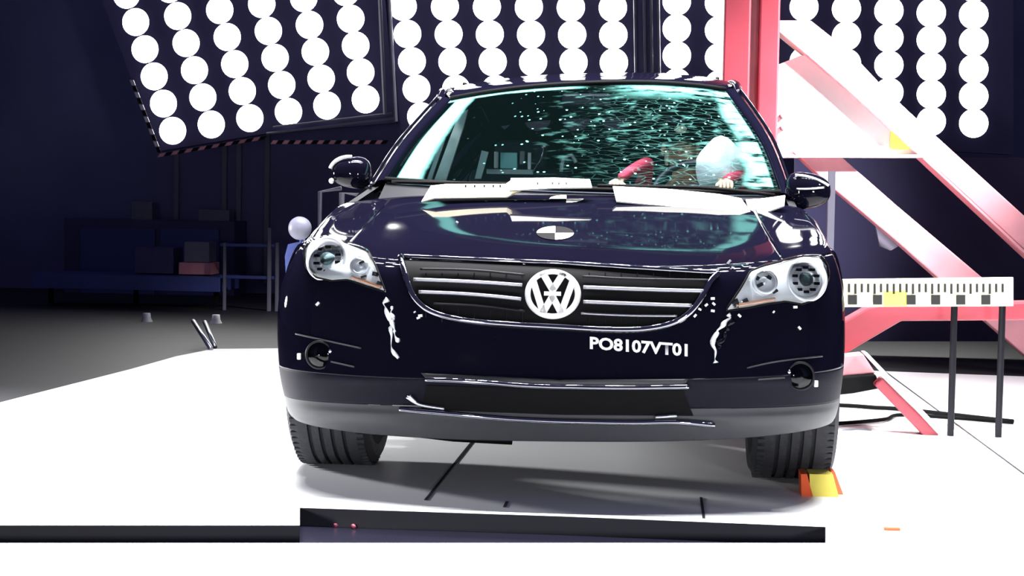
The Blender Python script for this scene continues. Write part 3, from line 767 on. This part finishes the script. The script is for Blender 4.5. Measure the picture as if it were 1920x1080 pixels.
# test equipment on the rear bench, seen through the glass
eq = thing('test_recorder', 'pale cyan crash data recorder box seen inside the car left of centre', 'equipment', at(958, 330, 2.75))
def px_box(u0, u1, v0, v1, Y, d, m, nm, par): 
    a = at(u0, v1, Y); b = at(u1, v0, Y); return MB().box(((a.x + b.x) / 2, Y + d / 2, (a.z + b.z) / 2), (b.x - a.x, d, b.z - a.z)).build(nm, m, par, bevel=.003)
px_box(938, 970, 286, 316, 2.72, .1, m_cyan, 'recorder_box', eq)
px_box(926, 934, 284, 315, 2.70, .02, m_white, 'upright', eq); px_box(989, 996, 286, 318, 2.70, .02, m_white, 'upright', eq)
px_box(974, 984, 283, 308, 2.71, .03, m_grey, 'connector', eq); px_box(912, 1000, 318, 326, 2.70, .14, m_trim, 'mounting_tray', eq)
px_box(950, 956, 326, 372, 2.75, .03, m_grey, 'stem', eq)
MB().tube([at(1052, 322, 2.6), at(1056, 295, 2.6), at(1072, 290, 2.6), at(1080, 305, 2.6)], .010, 8).build('cable_loop', m_trim, eq, True)
MB().ball(at(1020, 274, 2.6), .016, 12).tube([at(1020, 274, 2.6), at(1014, 300, 2.6), at(1000, 322, 2.7)], .005).build('camera_arm', m_satin, eq, True)
under(eq)

# dummy ------------------------------------------------------------------
def skin(name, joints, edges, m, parent=None, sub_=2):
    me = bpy.data.meshes.new(name); me.from_pydata([j[0] for j in joints], edges, []); me.materials.append(m)
    o = bpy.data.objects.new(name, me); COL.objects.link(o)
    if parent: o.parent = parent
    o.modifiers.new('skin', 'SKIN'); sv = me.skin_vertices[0].data
    for i, j in enumerate(joints):
        r = j[1]; sv[i].radius = r if isinstance(r, tuple) else (r, r)
    sv[0].use_root = True
    s_ = o.modifiers.new('sub', 'SUBSURF'); s_.levels = sub_; s_.render_levels = sub_
    for p in me.polygons: p.use_smooth = True
    dg = bpy.context.evaluated_depsgraph_get(); bpy.context.view_layer.update()
    nm = bpy.data.meshes.new_from_object(o.evaluated_get(dg)); o.modifiers.clear(); o.data = nm
    if not nm.materials: nm.materials.append(m)
    for p in nm.polygons: p.use_smooth = True
    return o
dm = thing('crash_test_dummy', 'crash test dummy in red top slumped in the driver seat against the white airbag', 'dummy', (.44, 2.5, .62))
hd = at(1279, 284, 2.30)
hp = Vector((.46, 2.48, .68))
J = [(hp, (.16, .13)), (Vector((.46, 2.50, .82)), (.15, .12)), (Vector((.45, 2.47, .99)), (.17, .12)), (Vector((.43, 2.42, 1.08)), (.10, .09)), (hd + Vector((.02, .08, -.12)), .052), (hd + Vector((.005, .02, -.04)), (.075, .085)), (hd + Vector((-.01, 0, .055)), (.078, .09)),
     (Vector((.36, 2.12, .66)), .085), (Vector((.34, 1.85, .72)), .065), (Vector((.34, 1.75, .45)), .05), (Vector((.56, 2.12, .66)), .085), (Vector((.58, 1.85, .72)), .065), (Vector((.58, 1.75, .45)), .05)]
body_o = skin('body', J, [(0, 1), (1, 2), (2, 3), (3, 4), (4, 5), (5, 6), (0, 7), (7, 8), (8, 9), (0, 10), (10, 11), (11, 12)], m_skin, dm)
# arms in red sleeves
shL = Vector((.24, 2.42, 1.03)); shR = Vector((.66, 2.40, 1.03))
aL = [(Vector((.43, 2.44, 1.02)), .09), (shL, .05), (at(1216, 303, 2.1), .030), (at(1186, 318, 1.98), .026), (at(1160, 336, 1.92), .022)]
aR = [(Vector((.45, 2.44, 1.01)), .09), (shR, .07), (at(1405, 322, 2.15), .045), (at(1385, 330, 2.0), .036), (at(1360, 342, 1.92), .030)]
skin('sleeve', aL, [(i, i + 1) for i in range(4)], m_shirt, dm); skin('sleeve', aR, [(i, i + 1) for i in range(4)], m_shirt, dm)
for w_, s_ in ((at(1156, 343, 1.92), -1), (at(1360, 342, 1.92), 1)):
    hj = [(w_, (.020, .024)), (w_ + Vector((s_ * .01, -.05, -.01)), (.015, .030))]; ed = [(0, 1)]
    for q in range(4):
        b0 = w_ + Vector((-.024 + q * .016, -.075, 0)); hj += [(b0, .009), (b0 + Vector((0, -.035, -.012)), .008), (b0 + Vector((0, -.045, -.035)), .007)]
        n_ = len(hj); ed += [(1, n_ - 3), (n_ - 3, n_ - 2), (n_ - 2, n_ - 1)]
    hj += [(w_ + Vector((-s_ * .035, -.03, -.01)), .010), (w_ + Vector((-s_ * .04, -.06, -.02)), .008)]; n_ = len(hj); ed += [(0, n_ - 2), (n_ - 2, n_ - 1)]
    skin('hand', hj, ed, m_skin, dm, 1)
fx = MB()   # face: nose, ears, brow
fx.ball(hd + Vector((-.01, -.088, .005)), (.014, .02, .022), 10)
for s_ in (-1, 1): fx.ball(hd + Vector((s_ * .078 - .008, .01, .01)), (.012, .022, .032), 10)
fx.build('nose_and_ears', m_skin, dm, True)
ey_ = MB()
for s_ in (-1, 1): ey_.ball(hd + Vector((s_ * .03 - .01, -.082, .035)), (.014, .008, .008), 10)
ey_.tube([hd + Vector((-.035, -.083, -.045)), hd + Vector((-.01, -.09, -.048)), hd + Vector((.018, -.083, -.045))], .004)
ey_.build('eyes_and_mouth', m_tick, dm, True)
MB().ball(hd + Vector((-.01, -.05, .10)), (.03, .03, .02), 10).ball(hd + Vector((-.07, -.05, -.03)), (.012, .02, .04), 10).build('marker_patch', m_cream, dm, True)
under(dm)

# loose glass on the body
gs = MB(); rnd = random.Random(3)
spots = [(1365, 495), (1374, 503), (1368, 492), (1392, 499), (1401, 496), (1345, 517), (1336, 560), (1324, 572), (1338, 570), (1312, 580), (1303, 592), (1336, 583), (1450, 585), (1490, 576), (1386, 592), (1498, 615), (857, 418), (1366, 600), (597, 570), (778, 585), (789, 592), (785, 596)]
for (u, v) in spots:
    c, n = hitn(u, v); s_ = rnd.uniform(.004, .009)
    gs.box(c + n * s_ * .5, (s_ * 1.6, s_, s_), Matrix.Rotation(rnd.uniform(-1, 1), 3, 'Y'))
o = gs.build('glass_fragments', m_white, car); o['kind'] = 'stuff'; o.location = -car.location

# ================= RIG AT THE RIGHT =================
YC = 5.0
rig = thing('impact_rig', 'tall red steel impact rig with column and diagonal beams right of the car', 'rig', (at(1400, 300, YC).x, YC, 0))
cx0, cx1 = at(1352, 200, YC).x, at(1402, 200, YC).x; cx2, cx3 = at(1418, 200, YC).x, at(1456, 200, YC).x
MB().box(((cx0 + cx1) / 2, YC, 2.2), (cx1 - cx0, .30, 4.4)).box(((cx2 + cx3) / 2, YC, 2.2), (cx3 - cx2, .26, 4.4)).box(((cx0 + cx3) / 2, YC + .08, 2.2), (cx3 - cx0 - .02, .10, 4.4)).build('column', m_red, rig, bevel=.012)
MB().box(((cx1 + cx2) / 2, YC + .0, 2.2), (cx2 - cx1, .06, 4.4)).build('column_web', m_pink, rig)  # the column's bright strip of light is put into the web's colour
def beam(pts, Y, d, m, nm, root, lip=None):
    MB().prism([at(u, v, Y) for u, v in pts], (0, d, 0)).build(nm, m, root, bevel=.008)
    if lip: MB().prism([at(u, v, Y - .015) for u, v in lip], (0, d + .03, 0)).build(nm + '_flange', m, root, bevel=.003)
beam([(1440, 38), (1520, 38), (1593, 96), (1646, 152), (1700, 205), (1960, 440), (1960, 505), (1680, 246), (1585, 160), (1518, 102)], YC - .02, .18, m_pink, 'diagonal_beam', rig, [(1456, 50), (1518, 102), (1585, 160), (1680, 246), (1960, 505), (1960, 512), (1680, 251), (1585, 165), (1518, 107), (1456, 56)])
beam([(1485, 282), (1565, 282), (1590, 305), (1680, 384), (1960, 620), (1960, 700), (1680, 452), (1616, 398), (1558, 350)], YC - .02, .18, m_pink, 'diagonal_beam', rig)
MB().prism([at(u, v, YC + .05) for u, v in [(1458, 122), (1500, 104), (1518, 104), (1585, 160), (1680, 244), (1735, 294), (1458, 294)]], (0, .05, 0)).build('glare_plate', m_white, rig)  # white plate added to stand in for lamp glare and a lit wall
MB().prism([at(u, v, YC - .10) for u, v in [(1458, 290), (1736, 290), (1736, 295), (1458, 295)]], (0, .2, 0)).build('glare_plate_edge', m_white, rig)  # lower edge of the added white glare area
g2 = MB()
for (u, v) in ((1646, 205), (1466, 218), (1467, 240)): g2.tube([at(u, v, YC + .06), at(u, v, YC - .0)], .018, 10)
g2.build('bolt', m_grey, rig, True)
px = MB(); a = at(1676, 262, YC + .02); px.box((a.x + .05, YC + .03, a.z), (.14, .02, .12)); px.build('yellow_target', m_yel, rig)
MB().box((at(1650, 279, YC).x, YC + .03, at(1650, 279, YC).z), (.05, .03, .04)).build('bracket', m_grey, rig)
MB().prism([at(u, v, YC + .3) for u, v in [(1636, 395), (1684, 462), (1670, 470), (1650, 462)]], (0, .04, 0)).build('stay_plate', m_bar, rig)
# lower arm and foot
Y3 = 2.3
beam([(1500, 712), (1500, 640), (1583, 603), (1629, 577), (1652, 571), (1960, 566), (1960, 600), (1690, 602), (1579, 667)], Y3, .16, m_red, 'lower_arm', rig)
beam([(1560, 708), (1565, 668), (1618, 663), (1642, 700)], Y3 - .1, .12, m_pink, 'foot_plate', rig)
beam([(1560, 708), (1642, 702), (1652, 728), (1600, 738), (1560, 742)], Y3 - .12, .2, m_black, 'foot_block', rig)
beam([(1617, 660), (1625, 660), (1760, 800), (1760, 815)], Y3 - .22, .08, m_white, 'stay_rod', rig)
beam([(1640, 722), (1655, 708), (1760, 812), (1760, 846)], Y3 - .2, .1, m_red, 'stay_foot', rig)
# dark panel added to stand for the shade between the beams
MB().prism([at(u, v, 6.3) for u, v in [(1490, 296), (1960, 296), (1960, 640), (1490, 640)]], (0, .05, 0)).build('shade_panel', m_navyp, rig)
MB().box((at(1556, 470, 3.3).x, 3.3, .60), (.035, .04, 1.2)).build('post', m_bar, rig)
under(rig)

rl = thing('measuring_board', 'cream and yellow scale board with black ticks beside the right headlight', 'board', (at(1640, 575, 2.05).x, 2.05, 0))
MB().prism([at(u, v, 2.05) for u, v in [(1560, 524), (1900, 520), (1900, 574), (1560, 576)]], (0, .03, 0)).build('board', m_cream, rl)
MB().prism([at(u, v, 2.045) for u, v in [(1657, 546), (1700, 546), (1700, 574), (1657, 574)]], (0, .004, 0)).build('yellow_field', m_yel, rl)
t = MB()
for i, u in enumerate(range(1590, 1890, 12)):
    t.prism([at(a_, b_, 2.042) for a_, b_ in [(u, 532), (u + 4, 532), (u + 4, 548 + 3 * (i % 3 == 1)), (u, 548 + 3 * (i % 3 == 1))]], (0, .004, 0))
for u in (1590, 1637, 1700, 1746, 1793, 1840): t.prism([at(a_, b_, 2.040) for a_, b_ in [(u, 553), (u + 17, 553), (u + 17, 571), (u, 571)]], (0, .004, 0))
t.build('scale_mark', m_tick, rl)
for u in (1790, 1880):
    x = at(u, 560, 2.1).x; MB().tube([(x, 2.1, 0), (x, 2.1, at(u, 560, 2.1).z)], .015).build('stand_post', m_dplast, rl)
under(rl)

for k, (pts, r, lab) in enumerate((([(1540, 758), (1600, 761), (1640, 764), (1700, 768), (1900, 790)], .010, 'upper black cable running from the car to the red rig'), ([(1540, 796), (1600, 792), (1660, 786), (1700, 778), (1900, 792)], .009, 'lower black cable running from the car across the white floor'))):
    P = smoothline([atz(u, v, .012) for u, v in pts], 24)
    o = MB().tube(P, r, 8).build('cable', m_black, None, True); tag(o, lab, 'cable', 'black cables at the right')
P = smoothline([atz(u, v, .005) for u, v in [(1580, 806), (1610, 804), (1634, 806)]], 10)
tag(MB().tube(P, .004, 6).build('wire', m_grey, None, True), 'thin grey wire lying on the white floor below the cables', 'wire')

# wheel chock by the right tyre
wc = thing('wheel_chock', 'yellow wheel chock with red stripes beside the right front tyre', 'chock', atz(1540, 925))
def wedge(u0, u1, m, nm, g=0):
    a = atz(u0, 925); b = atz(u1, 928); x0, x1 = a.x, b.x; y = a.y; w = .20
    MB().prism([(x0, y - g, 0), (x1 + .012, y - g, 0), (x1 - .006, y + .04, .072 + g), (x0, y + .04, .072 + g)] , (0, w * .55, 0)).build(nm, m, wc)
wedge(1516, 1564, m_yel, 'wedge'); wedge(1548, 1553, m_orange, 'red_stripe', .0)
wedge(1500, 1516, m_orange, 'red_stripe')
a = atz(1565, 920); MB().prism([(a.x - .005, a.y - .02, 0), (a.x + .022, a.y - .02, 0), (a.x - .004, a.y + .03, .072), (a.x - .022, a.y + .03, .072)], (0, .08, 0)).build('red_stripe', m_orange, wc)
under(wc); wc.location.y -= .06
o = MB().box(atz(1672, 994) + Vector((0, 0, .004)), (.05, .02, .008)).build('orange_tape', m_orange); tag(o, 'short orange tape mark on the white floor at lower right', 'tape')

# scraps in the pit
ZP = -.06
def scrap(name, pts, m, lab, cat='scrap', r=.007):
    P = [atz(u, v, ZP + r) for u, v in pts]
    o = MB().tube(P, r, 6).build(name, m, None, True); tag(o, lab, cat, 'scraps in the dark floor pit'); return o
scrap('red_scrap', [(628, 985), (650, 978), (662, 972)], m_scrap, 'longer reddish scrap in the dark floor pit below the left tyre')
scrap('red_scrap', [(646, 974), (656, 980), (664, 988)], m_scrap, 'shorter reddish scrap crossing the longer one in the floor pit')
scrap('pale_scrap', [(688, 974), (700, 980)], m_scrapw, 'pale scrap just right of the reddish scraps in the pit', r=.004)
scrap('pale_scrap', [(706, 984), (712, 986)], m_scrapw, 'smallest pale scrap right of the reddish scraps in the pit', r=.004)
scrap('pale_scrap', [(1046, 978), (1066, 990)], m_scrapw, 'pale scrap in the pit below the car emblem', r=.006)
scrap('pale_scrap', [(1150, 996), (1190, 1000)], m_scrapw, 'flat pale scrap in the pit below the white number', r=.005)
scrap('pale_scrap', [(1380, 994), (1410, 998), (1440, 1005)], m_scrapw, 'long pale scrap in the pit near its right end', r=.005)

# ================= BACKGROUND LEFT =================
YB = 9.3
tr = thing('storage_trolley', 'low dark blue storage trolley with uprights at the back left', 'trolley', (at(380, 540, YB).x, YB, 0))
def bx(u0, u1, v0, v1, Y, d, m, nm, root): 
    a = at(u0, v1, Y); b = at(u1, v0, Y)
    return MB().box(((a.x + b.x) / 2, Y + d / 2, (a.z + b.z) / 2), (abs(b.x - a.x), d, abs(b.z - a.z))).build(nm, m, root, bevel=.004)
bx(60, 412, 520, 540, YB, .7, m_blue, 'deck', tr)
for u0, u1, v0, v1 in ((417, 423, 455, 610), (500, 508, 427, 600), (515, 522, 455, 590)): bx(u0, u1, v0, v1, YB, .04, m_bar, 'upright', tr)
for u0, u1, v0, v1 in ((412, 515, 458, 462), (412, 515, 518, 522), (424, 515, 588, 592)): bx(u0, u1, v0, v1, YB + .01, .03, m_blue, 'cross_bar', tr)
for u in (90, 250, 400): bx(u, u + 8, 540, 590, YB + .3, .04, m_black, 'leg', tr)
under(tr)
ZD = at(400, 520, YB).z + .012
def sbox(u0, u1, z0, z1, Y, d, m):
    a = at(u0, 500, Y); b = at(u1, 500, Y)
    return MB().box(((a.x + b.x) / 2, Y + d / 2, (z0 + z1) / 2), (b.x - a.x, d, z1 - z0)).build('storage_box', m, None, bevel=.004)
tag(sbox(335, 395, ZD, ZD + .11, YB + .2, .3, m_haz), 'dull red box on the blue trolley deck', 'box')
tag(sbox(252, 325, ZD, ZD + .24, YB + .25, .3, m_bank), 'navy box on the blue trolley deck left of the red box', 'box')
tag(sbox(345, 392, ZD + .114, ZD + .30, YB + .22, .25, m_bar), 'dim grey box stacked on the dull red box', 'box')
cab = thing('wall_cabinet', 'dim navy cabinet on the back wall above the trolley', 'cabinet', (at(330, 400, 11.6).x, 11.6, 0))
bx(120, 440, 415, 575, 11.5, .5, m_bank, 'cabinet_body', cab)
for u0, u1 in ((150, 290), (300, 410)): bx(u0, u1, 430, 560, 11.46, .03, m_blue, 'door', cab)
under(cab)
for (u0, u1, v0, v1, lab) in ((246, 285, 417 - 38, 415, 'pale blue monitor on the dim cabinet at far left'), (372, 430, 432 - 38, 415, 'dark instrument case on the dim cabinet near the trolley uprights')):
    tag(bx(u0, u1, v0, v1, 11.6, .2, m_bar, 'instrument', None), lab, 'instrument')
# leaning rods
for k, (A, B, lab) in enumerate((((362, 602), (396, 656), 'left one of two pale rods leaning by the edge of the white floor'), ((384, 604), (403, 652), 'right one of two pale rods leaning by the edge of the white floor'))):
    b_ = atz(*B, 0); t_ = at(*A, b_.y + .35)
    tag(MB().tube([b_ + Vector((0, 0, .005)), t_], .016, 8).build('rod', m_satin, None, True), lab, 'rod', 'leaning rods')
for (u, v, lab) in ((405, 601, 'bright round cap on the dark floor beside the rods'), (275, 598, 'dull round cap on the dark floor at far left')):
    p = atz(u, v + 5, -.01); tag(MB().lathe([(.0005, .07), (.03, .07), (.035, .03), (.05, 0)], p, (0, 0, 1), 16).build('floor_cap', m_white if u > 300 else m_grey, None, True), lab, 'cap', 'floor caps')
# grey tube stand behind the left mirror
st = thing('tube_stand', 'grey tube stand behind the left door mirror', 'stand', (at(630, 400, 5.2).x, 5.2, 0))
def tb(pts, Y, r=.010): MB().tube([at(u, v, Y) for u, v in pts], r, 8).build('tube', m_grey, st, True)
x1_, x2_ = at(600, 360, 5.2), at(641, 362, 5.1)
MB().tube([(x1_.x, 5.2, 0), x1_, at(640, 353, 5.2)], .014, 8).build('tube', m_bar, st, True)
MB().tube([(x2_.x, 5.1, 0), x2_, at(690, 368, 5.1)], .018, 8).build('tube', m_grey, st, True)
MB().box((at(645, 400, 5.15).x, 5.15, .03), (.5, .4, .06)).build('base', m_bar, st)
under(st)
# round lamp on blue stand beside the fender
rs = thing('round_reflector', 'round grey reflector on a blue stand beside the left fender', 'reflector', (at(563, 427, 2.6).x, 2.6, 0))
c = at(562, 428, 2.6); k = (c - CP).dot(CD) / FPX
MB().lathe([(.0005, -.035), (10 * k, -.032), (18 * k, -.02), (22 * k, 0), (21 * k, .02), (.0005, .03)], c, (0, 1, 0), 28)  .build('disc', m_bar, rs, True)
MB().prism([at(u, v, 2.66) for u, v in [(540, 458), (575, 450), (566, 490), (545, 560), (538, 560), (534, 480)]], (0, .04, 0)).build('shield', m_blue, rs)
MB().tube([c + Vector((0, .04, 0)), (c.x + .02, 2.68, .5), (c.x + .06, 2.70, .0)], .014, 8).build('pole', m_blue, rs, True)
MB().box((c.x + .06, 2.7, .012), (.2, .2, .024)).build('foot', m_blue, rs)
under(rs)
